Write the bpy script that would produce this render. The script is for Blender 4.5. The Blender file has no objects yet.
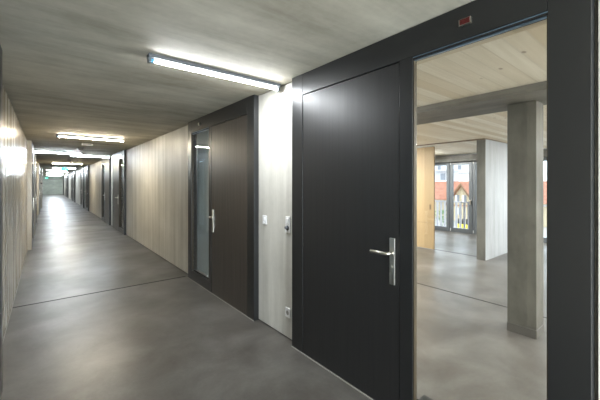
import bpy, bmesh, math, random
from mathutils import Vector
random.seed(4)
C = bpy.context.scene.collection
S = bpy.context.scene

# ------------------------------------------------------------ materials
def srgb(r, g, b):
    f = lambda v: (v/255/12.92) if v/255 <= .04045 else ((v/255+.055)/1.055)**2.4
    return (f(r), f(g), f(b), 1)

def mat(name, col, rough=.5, metal=0, spec=.5, emit=None, estr=0):
    m = bpy.data.materials.new(name); m.use_nodes = True
    b = m.node_tree.nodes['Principled BSDF']
    b.inputs['Base Color'].default_value = col
    b.inputs['Roughness'].default_value = rough
    b.inputs['Metallic'].default_value = metal
    b.inputs['Specular IOR Level'].default_value = spec
    if emit:
        b.inputs['Emission Color'].default_value = emit
        b.inputs['Emission Strength'].default_value = estr
    return m

class NT:
    def __init__(s, m): s.t = m.node_tree; s.b = s.t.nodes['Principled BSDF']
    def n(s, k, **kw):
        x = s.t.nodes.new(k)
        for a, v in kw.items(): setattr(x, a, v)
        return x
    def l(s, a, b): s.t.links.new(a, b)
    def coord(s, scale, rot=(0,0,0)):
        tc = s.n('ShaderNodeTexCoord'); mp = s.n('ShaderNodeMapping')
        mp.inputs['Scale'].default_value = scale; mp.inputs['Rotation'].default_value = rot
        s.l(tc.outputs['Object'], mp.inputs['Vector']); return mp.outputs[0]
    def noise(s, scale, sc=1, detail=4, rough=.55, dist=0):
        x = s.n('ShaderNodeTexNoise'); x.inputs['Scale'].default_value = sc
        x.inputs['Detail'].default_value = detail; x.inputs['Roughness'].default_value = rough
        x.inputs['Distortion'].default_value = dist
        s.l(s.coord(scale), x.inputs['Vector']); return x.outputs['Fac']
    def ramp(s, fac, stops):
        r = s.n('ShaderNodeValToRGB'); e = r.color_ramp.elements
        while len(e) < len(stops): e.new(.5)
        for i, (p, c) in enumerate(stops):
            e[i].position = p; e[i].color = c if len(c) == 4 else (*c, 1)
        s.l(fac, r.inputs[0]); return r.outputs[0]
    def math(s, op, a, b=None):
        x = s.n('ShaderNodeMath', operation=op)
        for i, v in enumerate((a, b)):
            if v is None: continue
            if isinstance(v, (int, float)): x.inputs[i].default_value = v
            else: s.l(v, x.inputs[i])
        return x.outputs[0]
    def mix(s, fac, a, b, mode='MIX'):
        x = s.n('ShaderNodeMix', data_type='RGBA', blend_type=mode)
        for sock, v in ((x.inputs[0], fac), (x.inputs[6], a), (x.inputs[7], b)):
            if isinstance(v, (int, float)): sock.default_value = v
            elif isinstance(v, tuple): sock.default_value = v
            else: s.l(v, sock)
        return x.outputs[2]
    def bump(s, h, strength, dist=.01):
        x = s.n('ShaderNodeBump'); x.inputs['Strength'].default_value = strength
        x.inputs['Distance'].default_value = dist
        s.l(h, x.inputs['Height']); s.l(x.outputs[0], s.b.inputs['Normal'])

def g(v): return (v, v, v, 1)

def floor_mat():
    m = mat('polished_concrete', g(.15), .3); k = NT(m)
    big = k.noise((.9,.9,.9), 1, 3, .5, .2)
    mid = k.noise((1,1,1), 2.2, 7, .62, .4)
    fine = k.noise((1,1,1), 40, 4, .6)
    c1 = k.ramp(mid, [(.30, (.056,.048,.040)), (.5, (.088,.081,.072)), (.70, (.130,.124,.113))])
    c2 = k.ramp(big, [(.3, (.66,.64,.60)), (.7, (1.2,1.2,1.2))])
    c = k.mix(1.0, c1, c2, 'MULTIPLY')
    c = k.mix(.10, c, k.ramp(fine, [(.3, g(.04)), (.7, g(.16))]), 'MIX')
    k.l(c, k.b.inputs['Base Color'])
    r = k.ramp(big, [(.25, g(.42)), (.75, g(.28))])
    k.l(r, k.b.inputs['Roughness'])
    k.bump(k.noise((1,.6,1), 2, 2, .5), .04, .01)
    k.b.inputs['Specular IOR Level'].default_value = .45
    return m

def board_concrete(name, stretch, lo, hi, rough=(.45,.65), bump=.25, big=.5, boards=None):
    m = mat(name, g(.3), .5); k = NT(m)
    a = k.noise(stretch, 1, 8, .62, .15)
    b = k.noise((big,big,big), 1.3, 4, .55, .5)
    f = k.noise((1,1,1), 22, 6, .65)
    fac = k.math('ADD', k.math('MULTIPLY', a, .55), k.math('ADD', k.math('MULTIPLY', b, .35), k.math('MULTIPLY', f, .10)))
    c = k.ramp(fac, [(.36, lo), (.64, hi)])
    if boards:
        w = k.n('ShaderNodeTexWave', wave_type='BANDS', bands_direction=boards[0], wave_profile='SAW')
        w.inputs['Scale'].default_value = boards[1]
        k.l(k.coord((1,1,1)), w.inputs['Vector'])
        c = k.mix(1, c, k.ramp(w.outputs['Fac'], [(0, g(.72)), (.035, g(1)), (.5, g(.93)), (1, g(1.05))]), 'MULTIPLY')
    k.l(c, k.b.inputs['Base Color'])
    k.l(k.ramp(a, [(.3, g(rough[1])), (.7, g(rough[0]))]), k.b.inputs['Roughness'])
    k.bump(a, bump, .01)
    return m

def plank_mat(name, lo, hi, axis='Y', width=.12, knots=True, rough=.6):
    """wood boards; boards run along X when axis == 'Y', widths along Y; or vertical when axis == 'Z...'"""
    m = mat(name, hi, rough); k = NT(m)
    sep = k.n('ShaderNodeSeparateXYZ'); k.l(k.coord((1,1,1)), sep.inputs[0])
    Y = sep.outputs[1]
    idx = k.math('FLOOR', k.math('DIVIDE', Y, width))
    wn = k.n('ShaderNodeTexWhiteNoise', noise_dimensions='1D'); k.l(idx, wn.inputs['W'])
    base = k.mix(wn.outputs['Value'], lo, hi)
    grain = k.noise((1.2, 26, 1.2) if axis == 'Y' else (26, 26, 1.2), 1, 5, .6, .3)
    base = k.mix(k.ramp(grain, [(.35, g(.0)), (.7, g(.35))]), base, tuple(v*.78 for v in lo[:3])+(1,))
    if axis == 'Y':
        fr = k.math('FRACT', k.math('DIVIDE', Y, width))
        seam = k.math('LESS_THAN', fr, .08)
        base = k.mix(k.math('MULTIPLY', seam, .18), base, tuple(v*.4 for v in lo[:3])+(1,))
    if knots:
        v = k.n('ShaderNodeTexVoronoi', feature='F1'); v.inputs['Scale'].default_value = 1
        k.l(k.coord((3.2, 6, 1)), v.inputs['Vector'])
        kn = k.ramp(v.outputs['Distance'], [(.07, g(1)), (.11, g(0))])
        sel = k.math('GREATER_THAN', k.noise((1,1,1), 1.1, 2), .42)
        base = k.mix(k.math('MULTIPLY', k.math('MULTIPLY', kn, sel), .55), base, (.10,.06,.035,1))
    k.l(base, k.b.inputs['Base Color'])
    return m

def thin_glass(name, tint=(.93,.96,.97,1), ior=1.5):
    m = bpy.data.materials.new(name); m.use_nodes = True; t = m.node_tree; t.nodes.clear()
    o = t.nodes.new('ShaderNodeOutputMaterial'); mx = t.nodes.new('ShaderNodeMixShader')
    tr = t.nodes.new('ShaderNodeBsdfTransparent'); gl = t.nodes.new('ShaderNodeBsdfGlossy')
    fr = t.nodes.new('ShaderNodeFresnel'); fr.inputs[0].default_value = ior
    ge = t.nodes.new('ShaderNodeNewGeometry'); mr = t.nodes.new('ShaderNodeMapRange')
    mr.inputs['To Min'].default_value = ior; mr.inputs['To Max'].default_value = 1/ior
    t.links.new(ge.outputs['Backfacing'], mr.inputs['Value']); t.links.new(mr.outputs[0], fr.inputs[0])
    tr.inputs[0].default_value = tint; gl.inputs['Roughness'].default_value = 0.0
    t.links.new(fr.outputs[0], mx.inputs[0]); t.links.new(tr.outputs[0], mx.inputs[1])
    t.links.new(gl.outputs[0], mx.inputs[2]); t.links.new(mx.outputs[0], o.inputs[0])
    return m

def leaf_mat(name, col, rough, streak):
    m = mat(name, col, rough); k = NT(m)
    n = k.noise((60,60,1.2), 1, 3, .5)
    k.l(k.mix(k.ramp(n, [(.3, g(0)), (.7, g(streak))]), col, tuple(v*1.9 for v in col[:3])+(1,)), k.b.inputs['Base Color'])
    k.l(k.ramp(n, [(.3, g(rough+.05)), (.7, g(rough-.04))]), k.b.inputs['Roughness'])
    return m

def tile_roof():
    m = mat('clay_roof', (.5,.2,.1,1), .8); k = NT(m)
    c = k.ramp(k.noise((1,1,1), 3, 5, .7), [(.35, (.26,.085,.05)), (.65, (.44,.19,.115))])
    k.l(c, k.b.inputs['Base Color']); return m

M = dict(
    floor=floor_mat(),
    ceil=board_concrete('ceiling_concrete', (.7,3.6,1), (.30,.272,.21), (.60,.565,.465), (.6,.75), .08, .9),
    wallr=board_concrete('wall_concrete_light', (7,7,.35), (.42,.405,.36), (.66,.64,.585), (.36,.6), .16, .8),
    walll=board_concrete('wall_concrete_boards', (10,10,.18), (.31,.275,.21), (.52,.475,.395), (.16,.34), .015, .8),
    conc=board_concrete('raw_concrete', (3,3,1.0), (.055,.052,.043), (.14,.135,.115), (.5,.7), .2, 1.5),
    beam=board_concrete('beam_concrete', (4,.8,4), (.10,.096,.085), (.20,.193,.175), (.6,.75), .2, 1.5),
    conclight=board_concrete('light_concrete', (7,7,.5), (.24,.25,.26), (.36,.37,.385), (.5,.7), .15, 1),
    endwall=board_concrete('end_wall_concrete', (1.5,1.5,4), (.28,.31,.27), (.50,.54,.47), (.5,.7), .2, 1, ('Z',.32)),
    frame=mat('anthracite_paint', (.0135,.014,.0145,1), .36, spec=.5),
    leaf=leaf_mat('anthracite_leaf', (.0135,.0135,.0137,1), .40, .3),
    leaf_warm_sheen=leaf_mat('brushed_leaf_warm_sheen', (.034,.028,.023,1), .36, .7),  # browner copy of the leaf; warm reflections are put into its colour
    rebate=mat('dark_rebate', g(.004), .8),
    bead_blue_sheen=mat('glazing_bead', (.26,.38,.55,1), .28, 1),  # metal bead, blue tint paints the reflection running along it
    reveal=mat('brown_reveal', (.035,.025,.012,1), .5),
    steel=mat('brushed_steel', (.62,.59,.53,1), .28, 1),
    dark=mat('black_plastic', g(.012), .5),
    red=mat('dark_red_window', (.07,.008,.008,1), .25),
    white=mat('white_plastic', g(.72), .4),
    whitem=mat('white_enamel', (.12,.13,.14,1), .45),
    blueplastic=mat('blue_cap', (.12,.42,.62,1), .35),
    tube=mat('tube_cool', g(.9), .5, emit=(.93,.97,1,1), estr=70),
    tuber=mat('tube_apartment_fill', g(.9), .5, emit=(1,.97,.92,1), estr=430),  # for the added apartment fill lamps
    tubew=mat('tube_warm', g(.9), .5, emit=(1,.88,.66,1), estr=150),
    tubec=mat('tube_cold', g(.9), .5, emit=(.84,.93,1,1), estr=150),
    woodc=plank_mat('timber_ceiling', (.66,.57,.42,1), (.88,.83,.72,1), 'Y', .12),
    woodp=plank_mat('golden_timber', (.29,.20,.10,1), (.37,.26,.135,1), 'Z', .3, False),
    woodt=plank_mat('timber_trim', (.55,.46,.32,1), (.66,.57,.42,1), 'Z', .3, False),
    track=mat('brown_track', (.13,.085,.045,1), .5),
    glass=thin_glass('clear_glass'),
    blind=mat('blind_fabric', (.60,.68,.74,1), .8),
    curtain=mat('curtain_fabric', g(.75), .8),
    winframe=mat('grey_window_frame', (.085,.095,.105,1), .4),
    seal=mat('sealant', (.30,.29,.26,1), .6),
    slat=mat('balcony_slats', (.52,.50,.54,1), .6),
    render=mat('cream_render', (.56,.46,.31,1), .9),
    roof=tile_roof(),
    bwhite=mat('white_render', (.80,.80,.82,1), .9),
    bgrey=mat('grey_render', (.52,.50,.52,1), .9),
    pane=mat('dark_pane', (.22,.23,.26,1), .3),
    ground=mat('street_ground', (.36,.33,.30,1), .9),
    timber=mat('gable_boards', (.20,.11,.06,1), .8),
    yellow=mat('yellow_paint', (.85,.68,.02,1), .5),
    foliage=mat('foliage', (.12,.22,.06,1), .8),
    green=mat('exit_green', (.0,.45,.38,1), .5, emit=(.0,.55,.45,1), estr=1.2),
    signw=mat('sign_white', g(.8), .5, emit=(1,1,1,1), estr=1.0),
)

# ------------------------------------------------------------ geometry helpers
class MB:
    def __init__(s): s.bm = bmesh.new()
    def box(s, x0, x1, y0, y1, z0, z1, bev=0):
        x0, x1 = sorted((x0,x1)); y0, y1 = sorted((y0,y1)); z0, z1 = sorted((z0,z1))
        v = [s.bm.verts.new(p) for p in [(x0,y0,z0),(x1,y0,z0),(x1,y1,z0),(x0,y1,z0),(x0,y0,z1),(x1,y0,z1),(x1,y1,z1),(x0,y1,z1)]]
        fs = [s.bm.faces.new([v[i] for i in q]) for q in [(3,2,1,0),(4,5,6,7),(0,1,5,4),(1,2,6,5),(2,3,7,6),(3,0,4,7)]]
        if bev:
            es = list({e for f in fs for e in f.edges})
            bmesh.ops.bevel(s.bm, geom=es, offset=bev, segments=2, profile=.5, affect='EDGES')
        return s
    def cyl(s, p0, p1, r, n=16, r2=None):
        p0, p1 = Vector(p0), Vector(p1); d = (p1-p0).normalized()
        u = d.orthogonal().normalized(); w = d.cross(u); r2 = r if r2 is None else r2
        a = [s.bm.verts.new(p0+(u*math.cos(t)+w*math.sin(t))*r) for t in [2*math.pi*i/n for i in range(n)]]
        b = [s.bm.verts.new(p1+(u*math.cos(t)+w*math.sin(t))*r2) for t in [2*math.pi*i/n for i in range(n)]]
        for i in range(n):
            f = s.bm.faces.new([a[i], a[(i+1)%n], b[(i+1)%n], b[i]]); f.smooth = n > 8
        s.bm.faces.new(a[::-1]); s.bm.faces.new(b); return s
    def tube(s, pts, r, n=12):
        pts = [Vector(p) for p in pts]; rings = []
        for i, p in enumerate(pts):
            d = (pts[min(i+1,len(pts)-1)]-pts[max(i-1,0)]).normalized()
            u = Vector((0,0,1)).cross(d); u = (u if u.length > .1 else d.orthogonal()).normalized(); w = d.cross(u)
            rings.append([s.bm.verts.new(p+(u*math.cos(t)+w*math.sin(t))*r) for t in [2*math.pi*k/n for k in range(n)]])
        for a, b in zip(rings, rings[1:]):
            for k in range(n):
                f = s.bm.faces.new([a[k], a[(k+1)%n], b[(k+1)%n], b[k]]); f.smooth = True
        s.bm.faces.new(rings[0][::-1]); s.bm.faces.new(rings[-1]); return s
    def prism(s, pts, y0, y1=None, vec=None):
        """pts: 3D polygon, extruded along vec"""
        vec = Vector(vec); a = [s.bm.verts.new(p) for p in pts]; b = [s.bm.verts.new(Vector(p)+vec) for p in pts]
        s.bm.faces.new(a[::-1]); s.bm.faces.new(b); n = len(pts)
        for i in range(n): s.bm.faces.new([a[i], a[(i+1)%n], b[(i+1)%n], b[i]])
        return s
    def build(s, name, m, parent=None):
        bmesh.ops.recalc_face_normals(s.bm, faces=s.bm.faces)
        me = bpy.data.meshes.new(name); s.bm.to_mesh(me); s.bm.free()
        me.materials.append(m); o = bpy.data.objects.new(name, me); C.objects.link(o)
        if parent:
            o.parent = parent
            L = Vector(parent['_o']) if '_o' in parent else Vector((0,0,0))
        return o

def tag(o, label=None, cat=None, group=None, kind=None):
    if label: o['label'] = label
    if cat: o['category'] = cat
    if group: o['group'] = group
    if kind: o['kind'] = kind
    return o
def empty(name, loc, label=None, cat=None, group=None, kind=None):
    o = bpy.data.objects.new(name, None); C.objects.link(o); o.location = loc; o.empty_display_size = .1
    return tag(o, label, cat, group, kind)
def part(mb, name, m, root):
    """mb is in world coordinates; keep it there although the parent stands at its own base"""
    o = mb.build(name, m); o.parent = root
    base = Vector((0,0,0)); p = root
    while p: base += Vector(p.location); p = p.parent
    o.location = -base if root.parent is None and root.type == 'EMPTY' else (0,0,0)
    return o
def struct(mb, name, m, label, cat):
    return tag(mb.build(name, m), label, cat, None, 'structure')

H = 2.468     # corridor ceiling
HR = 2.368    # apartment ceiling
XW, XF = 1.825, 1.766      # right wall plane, right door fronts
XL, XLF = -.32, -.245      # left wall plane, left door fronts
Y0, YE = -2.2, 54.0
PER = 10.06

# ------------------------------------------------------------ setting
struct(MB().box(-.55, 9.9, Y0-.2, YE+.2, -.12, 0), 'floor', M['floor'], 'polished grey concrete floor with thin dark joints', 'floor')
struct(MB().box(-.55, 1.90, Y0-.2, YE+.2, H, H+.15), 'ceiling', M['ceil'], 'board-marked grey concrete ceiling of the corridor', 'ceiling')
struct(MB().box(1.96, 9.9, -4.2, 6.7, HR, HR+.25), 'ceiling', M['woodc'], 'pale timber plank ceiling seen through the glass', 'ceiling')
struct(MB().box(-.8, 9.9, Y0-.4, Y0-.2, 2.4, 2.8).box(-.8, -.30, Y0-.4, Y0-.2, -.1, 2.4).box(1.80, 9.9, Y0-.4, Y0-.2, -.1, 2.4), 'wall_back', M['wallr'], 'light wall with an added tall window behind the viewer', 'wall')
bw = empty('window_50', (.75, Y0-.3, 0), 'added full-height window behind the viewer, admits fill light', 'window', None, 'structure')  # out-of-view window, added so fill light can enter from behind
part(MB().box(-.30, -.24, Y0-.33, Y0-.27, 0, 2.4).box(1.74, 1.80, Y0-.33, Y0-.27, 0, 2.4).box(.72, .78, Y0-.33, Y0-.27, .06, 2.34).box(-.24, 1.74, Y0-.33, Y0-.27, 0, .06).box(-.24, 1.74, Y0-.33, Y0-.27, 2.34, 2.4), 'window_frame', M['winframe'], bw)
part(MB().box(-.24, 1.74, Y0-.303, Y0-.297, .06, 2.34), 'pane', M['glass'], bw)
dl = bpy.data.lights.new('fill_daylight', 'AREA'); dl.shape = 'RECTANGLE'; dl.size = 2.0; dl.size_y = 2.3; dl.energy = 260; dl.color = (.90,.95,1)  # fill lamp outside the added window, brightens the near corridor
do = bpy.data.objects.new('fill_daylight', dl); C.objects.link(do); do.location = (.75, Y0-.45, 1.2); do.rotation_euler = (math.pi/2, 0, 0)
struct(MB().box(-.55, 2.2, YE, YE+.2, -.1, 2.6), 'wall_end', M['endwall'], 'grey-green block wall at the far end of corridor', 'wall')

right = []      # (start, glass near viewer?)
for n in range(0, 6):
    right.append((.27+PER*n, 1)); right.append((3.0+PER*n, -1))
right = [r for r in right if r[0] < YE-2.1]
rights_rng = sorted([(a, a+2.05) for a, _ in right] + [(-6.4, -4.35)])
def wall_segments(x0, x1, xb, ranges, name, m, label, gap=.010):
    mb = MB(); y = Y0-.2
    cuts = ranges + [(YE, YE)]
    for a, b in cuts:
        if a - y > .02: mb.box(x0, x1, y, a-.014 if a < YE and a > 0 and a < .5 else a, .012, H-gap)
        y = b
    return struct(mb, name, m, label, 'wall')
right = [r for r in right]
wr_ranges = [(a, a+2.05) for a, _ in right]
wall_segments(XW, 1.93, 0, wr_ranges, 'wall_right', M['wallr'], 'light grey smooth wall between the dark doors on the right')
left = [(1.10, -1), (9.42, 1), (12.15, -1), (19.48, 1), (22.21, -1), (29.54, 1), (32.27, -1), (39.6, 1), (42.3, -1)]
wl_ranges = [(a, a+2.05) for a, _ in left]
wall_segments(-.46, XL, 0, wl_ranges, 'wall_left', M['walll'], 'beige board-marked concrete wall with vertical stripes on the left', .026)
# dark recess behind top and bottom shadow gaps
struct(MB().box(1.93, 1.96, Y0-.2, YE, 0, 2.62).bm and MB().box(XW+.03, 1.925, Y0, .25, 0, .02).box(XW+.03,1.925,Y0,.25,H-.02,H)
       .box(XW+.02,1.925,2.325,2.995,.0,.013).box(XW+.02,1.925,2.325,2.995,H-.012,H)
       , 'trim_1', M['rebate'], 'dark shadow gap round the right wall panels', 'trim')
mb = MB()
for a, b in zip([y for _, y in wl_ranges], [x for x, _ in wl_ranges][1:]+[YE]):
    mb.box(-.45, XL-.012, a+.005, b-.005, 0, .0125).box(-.45, XL-.012, a+.005, b-.005, H-.0265, H)
struct(mb, 'trim_2', M['rebate'], 'dark shadow gap above the left wall', 'trim')
mb = MB()
for a, b in zip([y for _, y in wl_ranges], [x for x, _ in wl_ranges][1:]+[YE]):
    mb.box(XL, XL+.008, a+.005, b-.005, 0, .006)
struct(mb, 'trim_3', M['seal'], 'pale sealant line along the foot of the left wall', 'trim')
mb = MB()
for a, b in wr_ranges: mb.box(XF-.008, XF-.0005, a, b, 0, .006)
struct(mb, 'trim_4', M['seal'], 'pale sealant line along the foot of the dark doors', 'trim')
mb = MB()
for a, b in wl_ranges:
    if a > 5: mb.box(-.45, XLF, a-.07, a-.002, .0, H-.011)
struct(mb, 'trim_13', M['walll'], 'beige wall returns beside the left doors', 'trim')
mb = MB()
for yy in (5.14, 15.2, 25.26, 35.32): mb.box(XL+.01, XW-.07, yy-.015, yy+.015, 0, .0012)
mb.box(4.338, 4.362, -4, 6.4, 0, .0012); mb.box(6.86, 6.90, 2.7, 6.4, 0, .0015)
struct(mb, 'trim_14', M['rebate'], 'thin dark joints cut across the concrete floor', 'trim')
struct(MB().box(XW+.012, 1.925, .2, .2695, .013, H-.012), 'trim_15', M['conc'], 'grey joint strip beside the glazed door frame', 'trim')
mb = MB()
for yy, zz in [(4.875, 2.173), (4.901, 2.137), (4.927, 2.106), (4.875, 2.059), (5.355, 2.23), (5.355, 2.18), (5.132, 2.114), (5.966, 2.276), (5.966, 2.205)]: mb.cyl((XL-.001, yy, zz), (XL+.0008, yy, zz), .016, 10)
struct(mb, 'trim_16', M['dark'], 'cluster of small dark holes high on the left wall', 'trim')
# pilaster on the left far down
struct(MB().box(-.318, -.16, 24.6, 25.5, 0, H-.002), 'trim_5', M['walll'], 'beige pier projecting from the left wall far down', 'trim')
# backing of walls: room side lining and outer side of the left wall
back = MB()
back.box(-.62, -.55, Y0-.2, YE+.2, -.1, 2.62)
struct(back, 'wall_outer', M['wallr'], 'back of the rooms on the left of the corridor', 'wall')
struct(MB().box(1.90, 1.96, Y0-.2, YE+.2, 2.3, 2.62), 'trim_6', M['woodt'], 'pale timber lintel behind the glazed doors', 'trim')

# ------------------------------------------------------------ door units
def door_unit(n, side, ys, near, label, leafm, blind=None, front=None):
    """side +1 right wall, -1 left wall; near=+1 sidelight at the low-Y end"""
    xf = XF if side > 0 else XLF
    X = lambda d: xf + side*d
    Yf = (lambda a: ys + a) if near > 0 else (lambda a: ys + 2.05 - a)
    root = empty('door_%d' % n, (X(.05), ys+1.025, 0), label, 'door', None, 'structure')
    def bx(mb, d0, d1, a0, a1, z0, z1, bev=0): return mb.box(X(d0), X(d1), Yf(a0), Yf(a1), z0, z1, bev)
    D = .134
    D2 = .05
    f = MB()
    gp = .0012
    bx(f, 0, D, 0, .147-gp, 0, H-.004, .0015); bx(f, 0, D2, .822, .914, 0, 2.28, .0015)
    bx(f, 0, D, 1.896+gp, 2.05, 0, H-.004, .0015); bx(f, 0, D2, .147+gp, 1.896-gp, 2.28+gp, H-.004, .0015)
    bx(f, 0, D, .147-gp, .822, 0, .14, .0015)
    fo = part(f, 'frame', M['frame'], root)
    part(bx(MB(), D2, .13, .148, 1.895, 2.30, H-.006), 'timber_lintel', M['woodt'], root)
    r = MB()
    bx(r, .055, D-.01, .905, .95, .01, 2.285); bx(r, .055, D-.01, 1.86, 1.9, .01, 2.285); bx(r, .055, D-.01, .95, 1.86, 2.24, 2.285)
    bx(r, .012, D-.02, .914, 1.896, 0, .008)
    part(r, 'door_stop', M['rebate'], root)
    lf = MB(); bx(lf, .002, .052, .919, 1.891, .01, 2.274, .002)
    lo = part(lf, 'leaf', leafm, root)
    # handle: backplate, lever, cylinder
    ha = .966
    b = MB(); bx(b, -.008, .004, ha-.0195, ha+.0195, .838, 1.142, .0025); part(b, 'backplate', M['steel'], lo)
    z = 1.045
    pts = [(X(-.006), Yf(ha), z), (X(-.035), Yf(ha), z), (X(-.050), Yf(ha+.006), z), (X(-.056), Yf(ha+.022), z), (X(-.058), Yf(ha+.07), z), (X(-.057), Yf(ha+.135), z)]
    lv = MB().tube(pts, .0105, 14); lv.cyl((X(-.007), Yf(ha), z), (X(-.016), Yf(ha), z), .017)
    part(lv, 'lever', M['steel'], lo)
    part(MB().cyl((X(-.006), Yf(ha), .955), (X(-.012), Yf(ha), .955), .010), 'lock_cylinder', M['steel'], lo)
    # sidelight
    gb = MB(); q = .034
    bx(gb, .006, .03, .147, .822, 2.273, 2.28); bx(gb, .012, .03, .147, .822, 2.257, 2.263)
    part(gb, 'glazing_bead', M['bead_blue_sheen'], fo)
    gk = MB()
    bx(gk, .004, .05, .147, .822, 2.263, 2.273); bx(gk, .030, .045, .147, .822, .14, .152)
    part(gk, 'gasket', M['rebate'], fo)
    rv = MB(); bx(rv, .008, .036, .8155, .8225, .14, 2.26); bx(rv, .008, .036, .1465, .1515, .14, 2.26)
    part(rv, 'reveal', M['reveal'], fo)
    p = MB(); bx(p, .036, .042, .1505, .8165, .145, 2.258); part(p, 'pane', M['glass'], root)
    # small number window on the header above the sidelight
    s0 = MB(); bx(s0, -.016, .002, .472, .534, 2.350, 2.385, .002)
    if n == 1:
        so = part(s0, 'indicator_box', M['steel'], fo)
        part(bx(MB(), -.018, -.012, .476, .530, 2.354, 2.383, .001), 'indicator_window', M['red'], fo)['label'] = 'dark red face of the small box'
    else:
        part(bx(MB(), -.016, .002, .46, .50, 2.352, 2.388, .002), 'indicator_box', M['steel'], fo)
        part(bx(MB(), -.014, .002, .50, .53, 2.352, 2.388, .002), 'indicator_window', M['dark'], fo)
    if blind:
        bo = MB(); a = .15
        bx(bo, .09, .094, .16, .81, .15, 2.275)
        o = tag(bo.build('roller_blind', blind), 'pale fabric blind drawn down behind the glass of ' + front, 'blind', None)
    return root

names_r = [
 'dark anthracite door with clear glass sidelight, nearest on the right',
 'second dark door on the right, brushed leaf with warm reflection in its colour and blue-grey sidelight beyond the light switches',
 'third dark door on the right, golden light in its narrow sidelight',
 'fourth dark door on the right, just beyond the golden-lit one',
 'fifth dark door on the right, first one beyond the second stretch of bare wall',
 'sixth dark door on the right, narrow sliver beside the fifth',
 'seventh dark door along the right wall',
 'eighth dark door along the right wall',
 'ninth dark door along the right wall',
 'tenth dark door along the right wall',
 'last but one dark door on the right near the end wall',
 'last dark door on the right near the end wall']
front_r = ['', 'the second right-hand door', '', 'the fourth right-hand door', 'the fifth right-hand door', 'the sixth right-hand door', 'the seventh right-hand door', 'the eighth right-hand door', 'the ninth right-hand door', 'the tenth right-hand door', 'the last but one right-hand door', 'the last right-hand door']
for i, (ys, near) in enumerate(right):
    door_unit(i+1, 1, ys, near, names_r[i], M['leaf'] if i == 0 else M['leaf_warm_sheen'], M['blind'] if i not in (0, 2) else None, front_r[i])
ordl = ['nearest', 'second', 'third', 'fourth', 'fifth', 'sixth', 'seventh', 'eighth', 'ninth']
for i, (ys, near) in enumerate(left):
    door_unit(len(right)+i+1, -1, ys, near, ordl[i] + ' door on the left wall, seen edge-on, dark frame', M['leaf_warm_sheen'], M['blind'], 'the %s left-hand door' % ordl[i])

# room behind the third door: golden timber
struct(MB().box(1.96, 4.2, 12.9, 13.0, 0, 2.4).box(4.1, 4.2, 9.3, 12.9, 0, 2.4).box(1.96,4.1,9.2,9.3,0,2.4).box(1.935,4.2,9.2,13.0,2.4,2.5),
       'wall_timber', M['woodp'], 'golden timber walls glowing behind the third door glass', 'wall')

# ------------------------------------------------------------ apartment behind door 1
struct(MB().box(1.96, 9.9, -4.2, -4.0, 0, 2.6), 'wall_south', M['conclight'], 'pale wall closing the apartment to the right', 'wall')
struct(MB().box(1.96, 9.9, 6.5, 6.7, 0, 2.6), 'wall_north', M['conclight'], 'pale wall closing the apartment to the left', 'wall')
struct(MB().box(6.644, 9.55, 2.54, 2.70, 0, HR-.012), 'wall_partition', M['conclight'], 'pale board-marked concrete partition ending in a pier', 'wall')
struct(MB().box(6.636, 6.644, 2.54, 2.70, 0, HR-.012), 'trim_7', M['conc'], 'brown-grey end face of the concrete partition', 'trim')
struct(MB().box(3.304, 3.97, -4, 6.5, 2.297, HR-.001), 'trim_8', M['beam'], 'grey concrete ceiling beam above the column', 'beam')
struct(MB().box(6.60, 6.66, 2.54, 6.5, HR-.022, HR-.001).box(6.66, 9.5, 2.515, 2.54, HR-.014, HR-.001), 'trim_9', M['track'], 'thin brown track under the timber ceiling', 'trim')
col = empty('concrete_column', (3.79, 1.077, 0), 'square raw concrete column standing in the apartment behind the glass', 'column')
part(MB().box(3.672, 3.90, .953, 1.20, .085, 2.2965, .004), 'shaft', M['conc'], col)
part(MB().box(3.669, 3.903, .95, 1.203, 0, .0845, .002), 'base_band', mat('column_base', (.085,.08,.072,1), .5), col)['label'] = 'darker band at the column foot'
sd = empty('sliding_door', (6.82, 4.5, 0), 'golden timber sliding door panel with recessed pull beyond the glass', 'door')
so = part(MB().box(6.80, 6.84, 3.67, 6.48, .012, 2.325, .002), 'panel', M['woodp'], sd)
part(MB().box(6.796, 6.801, 3.735, 3.775, .90, 1.02, .001), 'recessed_pull', M['track'], sd)
part(MB().box(6.797, 6.799, 3.67, 6.48, .598, .603), 'joint', M['track'], sd)
part(MB().box(6.80, 6.84, 3.7, 6.48, 2.325, 2.346), 'runner', M['seal'], sd)

# facade: lintel, window frames
struct(MB().box(9.6, 9.9, -4, 6.5, 2.150, 2.335), 'trim_10', M['conc'], 'grey concrete lintel above the tall windows', 'lintel')
struct(MB().box(9.75, 9.9, -4, 6.5, 2.335, HR), 'trim_11', M['conclight'], 'narrow pale strip above the lintel', 'trim')
wn = [0]
def casement(y0, y1, handle=None, label=''):
    """y0<y1 : one glazed leaf"""
    wn[0] += 1
    r = empty('window_%d' % wn[0], (9.82, (y0+y1)/2, 0), label, 'window', None, 'structure')
    s = .095
    f = MB().box(9.79, 9.86, y0+.004, y0+s, .0, 2.15, .003).box(9.79, 9.86, y1-s, y1-.004, 0, 2.15, .003)
    f.box(9.79, 9.86, y0+s, y1-s, .0, .13, .003).box(9.79, 9.86, y0+s, y1-s, 2.06, 2.15, .003)
    fo = part(f, 'window_frame', M['winframe'], r)
    part(MB().box(9.82, 9.828, y0+s-.003, y1-s+.003, .127, 2.063), 'pane', M['glass'], r)
    if handle:
        hm = MB().cyl((9.79, handle, .99), (9.75, handle, .99), .011).box(9.742, 9.758, handle-.012, handle+.012, .87, 1.005, .004)
        part(hm, 'window_handle', M['steel'], r)
    hz = MB().box(9.775, 9.792, y1-.04, y1-.022, .03, .11, .003).box(9.775, 9.792, y1-.04, y1-.022, 2.07, 2.13, .003)
    part(hz, 'hinge', M['white'], r)
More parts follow.
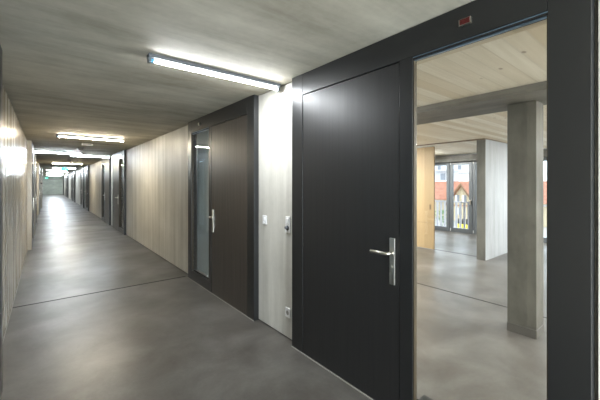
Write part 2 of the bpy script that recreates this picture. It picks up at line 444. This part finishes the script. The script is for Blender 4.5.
cs = [(5.55,6.5,None,'leftmost tall window, mostly behind the sliding door'), (4.78,5.55,None,'tall window leaf beside the golden sliding door, red roof outside'), (4.105,4.775,4.15,'middle tall window leaf with the gabled house outside'),
      (3.4,4.10,None,'tall window leaf cut off by the concrete pier'), (2.75,3.4,None,'tall window leaf behind the concrete pier')]
y = -4.0
k = 0
while y < 2.5:
    cs.append((y, y+.925, None, 'tall window %s in the right part of the apartment' % ['first','second','third','fourth','fifth','sixth','seventh'][k])); y += .93; k += 1
for c in cs: casement(*c[:3], label=c[3])
struct(MB().box(9.79, 9.88, 2.51, 2.75, 0, 2.16), 'trim_12', M['winframe'], 'grey facade post at the partition', 'trim')

# ------------------------------------------------------------ outside
struct(MB().box(9.9, 10.68, -5, 9, -.2, -.03), 'floor_balcony', M['bgrey'], 'balcony slab outside the windows', 'balcony')
rl = empty('balcony_railing', (10.62, 3, -.03), 'pale vertical-slat balcony railing outside the windows', 'railing')
part(MB().box(10.59, 10.65, -5, 9, .86, .90), 'top_rail', M['slat'], rl)
part(MB().box(10.60, 10.64, -5, 9, .0, .03), 'bottom_rail', M['slat'], rl)
y = 3.1
for i in range(28):
    part(MB().box(10.61, 10.63, y, y+.065, -.03, .86), 'slat', M['slat'], rl); y += .13
struct(MB().box(11.3, 160, -60, 120, -3.3, -3.0), 'floor_street', M['ground'], 'pale ground outside far below', 'ground')

# gabled house
hs = empty('gabled_house', (41, 19, -3), 'cream house with red tiled roof and steep gable outside the window', 'house')
part(MB().box(40, 46, 8, 34, -3, -.45), 'wall', M['render'], hs)
rf = MB().prism([(39.4,7.5,-.6),(43,7.5,1.75),(46.6,7.5,-.6)], 0, vec=(0,27,0)); part(rf, 'roof', M['roof'], hs)
gy = 17.34    # gable axis
gm = MB().prism([(38.6,gy-1.3,-3),(38.6,gy+1.3,-3),(38.6,gy+1.3,-.6),(38.6,gy,1.25),(38.6,gy-1.3,-.6)], 0, vec=(4,0,0)); part(gm, 'gable', M['render'], hs)
for sg in (1, -1):
    q = MB().prism([(38.2,gy,1.5),(38.2,gy+sg*1.75,-1.0),(38.2,gy+sg*1.75,-1.22),(38.2,gy,1.25)], 0, vec=(4.4,0,0)); part(q, 'gable_roof', M['roof'], hs)
    q = MB().prism([(38.1,gy,1.52),(38.1,gy+sg*1.78,-1.02),(38.1,gy+sg*1.78,-1.3),(38.1,gy,1.22)], 0, vec=(.1,0,0)); part(q, 'verge_board', M['timber'], hs)
for (a, b, z0, z1) in [(gy+.30,gy+.58,-.7,.08), (gy-.52,gy-.24,-.7,.08), (gy+.1,gy+.4,-2.2,-1.45)]:
    w = part(MB().box(38.55, 38.6, a, b, z0, z1), 'window', M['pane'], hs)
    part(MB().box(38.5, 38.56, b-.02, b+.2, z0, z1), 'shutter', M['bwhite'], w)
part(MB().box(38.5, 38.6, gy-1.4, gy+1.4, -1.22, -1.1), 'cornice', M['roof'], hs)
for yy in (21.5, 23, 24.5, 26):
    part(MB().box(39.95, 40.0, yy, yy+.7, -2.3, -1.0), 'window', M['pane'], hs)

def block(name, x0, x1, y0, y1, top, m, label, floors):
    r = empty(name, ((x0+x1)/2, (y0+y1)/2, -3), label, 'building')
    part(MB().box(x0, x1, y0, y1, -3, top), 'wall', m, r)
    part(MB().box(x0-.5, x1+.2, y0-.3, y1+.3, top, top+.35), 'roof', M['bgrey'], r)
    z = top-2.6; n = 0
    while z > -2 and n < floors:
        part(MB().box(x0-.9, x0, y0+1, y1-1, z-.1, z+.55), 'balcony', M['bwhite'], r)
        yy = y0+1.6
        while yy < y1-2:
            part(MB().box(x0-.06, x0, yy, yy+1.1, z+.6, z+2.1), 'window', M['pane'], r); yy += 3.1
        z -= 2.9; n += 1
    return r
block('apartment_block', 70, 80, 33.5, 60, 4.2, M['bgrey'], 'grey flat-roofed apartment block behind the red roof', 2)
block('apartment_block', 62, 70, 19, 28.5, 3.4, M['bwhite'], 'white apartment block right of the gable with dark windows', 2)
block('apartment_block', 95, 105, 35, 75, 7.3, M['bwhite'], 'farthest pale apartment block below the white sky', 3)
for i, (yy) in enumerate((14.03, 13.66, 13.29)):
    x = 30.6
    p = empty('marker_post', (x, yy, -3), ['leftmost', 'middle', 'rightmost'][i] + ' of three yellow and black posts beyond the railing', 'post', 'yellow and black posts')
    part(MB().cyl((x, yy, -3), (x, yy, -2.35), .13, 12), 'base', M['yellow'], p)
    part(MB().cyl((x, yy, -2.35), (x, yy, -1.85), .09, 12), 'cap', M['dark'], p)
for i, (x, yy) in enumerate([(27, 14.75), (27.6, 14.1)]):
    mb = MB()
    for j in range(90):
        a, b2, c2 = random.gauss(0,.13), random.gauss(0,.13), random.uniform(0,2.0)
        w = .12
        mb.prism([(x+a,yy+b2,-3+c2),(x+a+w,yy+b2+random.uniform(-w,w),-3+c2+.05),(x+a+.02,yy+b2+w,-3+c2+w)], 0, vec=(.01,.01,.03))
    tag(mb.build('shrub', M['foliage']), ['leafy green shrub at the left edge of the windows', 'smaller green shrub right beside it, before the cream wall'][i], 'shrub')

# ------------------------------------------------------------ lamps
def tube_lamp(x, y, ln, tm, label, z=H-.001, group='ceiling tube lights', watts=40):
    r = empty('tube_light', (x, y, z), label, 'ceiling light', group)
    x0, x1 = x-ln/2, x+ln/2
    part(MB().box(x0, x1, y-.034, y+.034, z-.030, z, .003), 'housing', M['whitem'], r)
    t = part(MB().cyl((x0+.02, y, z-.046), (x1-.02, y, z-.046), .0105, 12), 'tube', tm, r)
    for a, b in ((x0, x0+.02), (x1-.02, x1)):
        part(MB().box(a, b, y-.02, y+.02, z-.064, z-.030, .002), 'end_cap', M['whitem'], r)
        q = a if a > x else b
    if watts:
        L = bpy.data.lights.new('tube_glow', 'AREA'); L.shape = 'RECTANGLE'; L.size = ln-.06; L.size_y = .012; L.energy = watts
        L.color = tm.node_tree.nodes['Principled BSDF'].inputs['Emission Color'].default_value[:3]
        lo = bpy.data.objects.new('tube_glow', L); C.objects.link(lo); lo.parent = r; lo.location = (0, 0, -.0575)
    part(MB().box(x0+.018, x0+.045, y-.015, y+.015, z-.06, z-.034, .003), 'blue_collar', M['blueplastic'], r)['label'] = 'pale blue collar of the tube'
lamps = [(1.19, 2.56, 'tube', 'nearest ceiling tube light, large and white beside the right wall'),
         (.75, 7.86, 'tubew', 'second ceiling tube light, warm white across the corridor'),
         (.30, 12.25, 'tubec', 'third ceiling tube light, touching the left side'),
         (1.22, 13.15, 'tubec', 'fourth ceiling tube light, close to the right doors'),
         (.79, 18.5, 'tubew', 'fifth ceiling tube light, warm toned, before the exit sign')]
for i, yy in enumerate((24.6, 29, 33.5, 38, 42.5, 47, 51.5)):
    lamps.append((.6 if i % 2 else .9, yy, 'tubec', '%s ceiling tube light beyond the green exit sign' % ['first','second','third','fourth','fifth','sixth','last'][i]))
lamps += [(.75, -1.3, 'tube', 'ceiling tube light just behind the viewer')]
for x, yy, t, lb in lamps: tube_lamp(x, yy, 1.19, M[t], lb, watts=70 if yy > 30 else 40 if yy > 20 else 22 if yy > 5 else 28)
for (x, yy, lb) in [(2.9, -1.6, 'added fill tube light in the apartment, right of the glass'), (5.6, -1.5, 'added fill tube light in the apartment, beyond the beam on the right'),
                    (8.3, 5.0, 'added fill tube light in the apartment near the windows, left'), (8.3, 0.6, 'added fill tube light in the apartment near the windows, right'), (2.9, 3.6, 'added fill tube light in the apartment, left of the glass'), (5.4, 4.9, 'added fill tube light in the apartment, beyond the beam on the left')]:
    tube_lamp(x, yy, 1.19, M['tuber'], lb, HR-.001, 'added unseen tube lights', 185 if x < 8 else 150)  # out-of-view lamps added to brighten the apartment
tube_lamp(3.0, 11.0, 1.19, M['tubew'], 'added warm tube light in the timber room behind the third door', 2.399, 'added unseen tube lights')  # unseen lamp added to light the timber walls

# detectors, box
o = empty('ceiling_box', (.79, 9.34, H), 'small white rectangular box on the ceiling behind the second tube light', 'box')
part(MB().box(.68, .90, 9.27, 9.41, H-.045, H-.001, .006), 'housing', M['white'], o)
part(MB().box(.70, .88, 9.262, 9.27, H-.035, H-.012, .002), 'lens', M['whitem'], o)
for x, yy, lb in [(.74, 10.4, 'grey round smoke detector under the ceiling, nearer one'), (.79, 16.4, 'grey round smoke detector under the ceiling, farther one')]:
    o = empty('smoke_detector', (x, yy, H), lb, 'smoke detector', 'smoke detectors')
    part(MB().cyl((x,yy,H-.001), (x,yy,H-.03), .07, 24), 'base', M['seal'], o)
    part(MB().cyl((x,yy,H-.03), (x,yy,H-.085), .058, 24, .04), 'head', M['seal'], o)
# exit signs
def exit_sign(x, y, z, w, h, lb):
    o = empty('exit_sign', (x, y, z+h), lb, 'exit sign')
    part(MB().box(x-w/2, x+w/2, y-.02, y+.02, z, z+h, .004), 'panel', M['green'], o)
    a = MB().box(x-.02, x+w*.28, y-.024, y-.021, z+h*.44, z+h*.56)
    a.prism([(x+w*.28,y-.024,z+h*.25),(x+w*.42,y-.024,z+h*.5),(x+w*.28,y-.024,z+h*.75)], 0, vec=(0,.003,0))
    a.box(x-w*.38, x-w*.16, y-.024, y-.021, z+h*.15, z+h*.85)
    part(a, 'pictogram', M['signw'], o)
    if z < 2.25: return
    part(MB().cyl((x-w*.3,y,z+h), (x-w*.3,y,H), .006, 8).cyl((x+w*.3,y,z+h), (x+w*.3,y,H), .006, 8), 'hanger', M['steel'], o)
exit_sign(.80, 23.4, 2.265, .44, .16, 'green exit sign hanging from the ceiling far down the corridor')
exit_sign(.10, 53.9, 2.10, .36, .16, 'small green exit sign on the far end wall')
o = empty('fire_call_point', (-.2, 24.58, 1.49), 'tiny dark red call point on the far left pier', 'call point')
part(MB().box(-.235, -.165, 24.56, 24.599, 1.45, 1.53, .004), 'case', M['red'], o)
part(MB().box(-.22, -.18, 24.555, 24.56, 1.47, 1.51, .001), 'button', M['dark'], o)

# switches and socket between the first two doors
def plate(name, y, z, h, w, lb, cat, kind):
    x = XW
    o = empty(name, (x, y, z), lb, cat, None)
    part(MB().box(x-.012, x-.0005, y-w/2, y+w/2, z-h/2, z+h/2, .003), 'cover_plate', M['white'], o)
    if kind == 'switch':
        part(MB().box(x-.019, x-.012, y-w*.28, y+w*.28, z-h*.05, z+h*.32, .002), 'rocker', M['white'], o)
        part(MB().cyl((x-.012,y,z-h*.25), (x-.026,y,z-h*.25), .010), 'button', M['white'], o)
    if kind == 'double':
        part(MB().box(x-.019, x-.012, y-w*.30, y+w*.30, z+h*.08, z+h*.40, .002), 'rocker', M['white'], o)
        part(MB().cyl((x-.012,y,z-h*.2), (x-.016,y,z-h*.2), .024, 20), 'recess', M['dark'], o)
        part(MB().cyl((x-.012,y,z-h*.17), (x-.040,y,z-h*.17), .014, 20), 'knob', M['whitem'], o)
    if kind == 'socket':
        part(MB().cyl((x-.0125,y,z), (x-.014,y,z), .022, 20), 'recess', M['seal'], o)
        pm = MB()
        for a in (-.008, 0, .008): pm.cyl((x-.0145,y+a,z+(.004 if a == 0 else 0)), (x-.0155,y+a,z+(.004 if a == 0 else 0)), .0025, 8)
        part(pm, 'contacts', M['dark'], o)
plate('light_switch', 2.87, 1.11, .095, .072, 'small white light switch on the wall, left one of the pair', 'light switch', 'switch')
plate('light_switch', 2.452, 1.10, .155, .072, 'tall white double switch with knob, beside the nearest dark door', 'light switch', 'double')
plate('wall_socket', 2.452, .255, .09, .075, 'white wall socket low on the wall near the floor', 'socket', 'socket')

# ------------------------------------------------------------ world, camera
w = bpy.data.worlds.new('sky'); S.world = w; w.use_nodes = True
bg = w.node_tree.nodes['Background']; bg.inputs[0].default_value = (.90,.95,1.0,1); bg.inputs[1].default_value = 3.9
cam = bpy.data.cameras.new('camera'); co = bpy.data.objects.new('camera', cam); C.objects.link(co); S.camera = co
cam.sensor_width = 36; cam.sensor_fit = 'HORIZONTAL'; cam.lens = 317/600*36; cam.clip_start = .02; cam.clip_end = 400
cam.shift_y = -16.8/600
co.location = (0, 0, 1.5); co.rotation_euler = (math.pi/2, 0, -math.atan(254.3/317))
S.view_settings.view_transform = 'Standard'; S.view_settings.look = 'None'
S.view_settings.gamma = 1; S.view_settings.exposure = .28; S.view_settings.use_curve_mapping = False
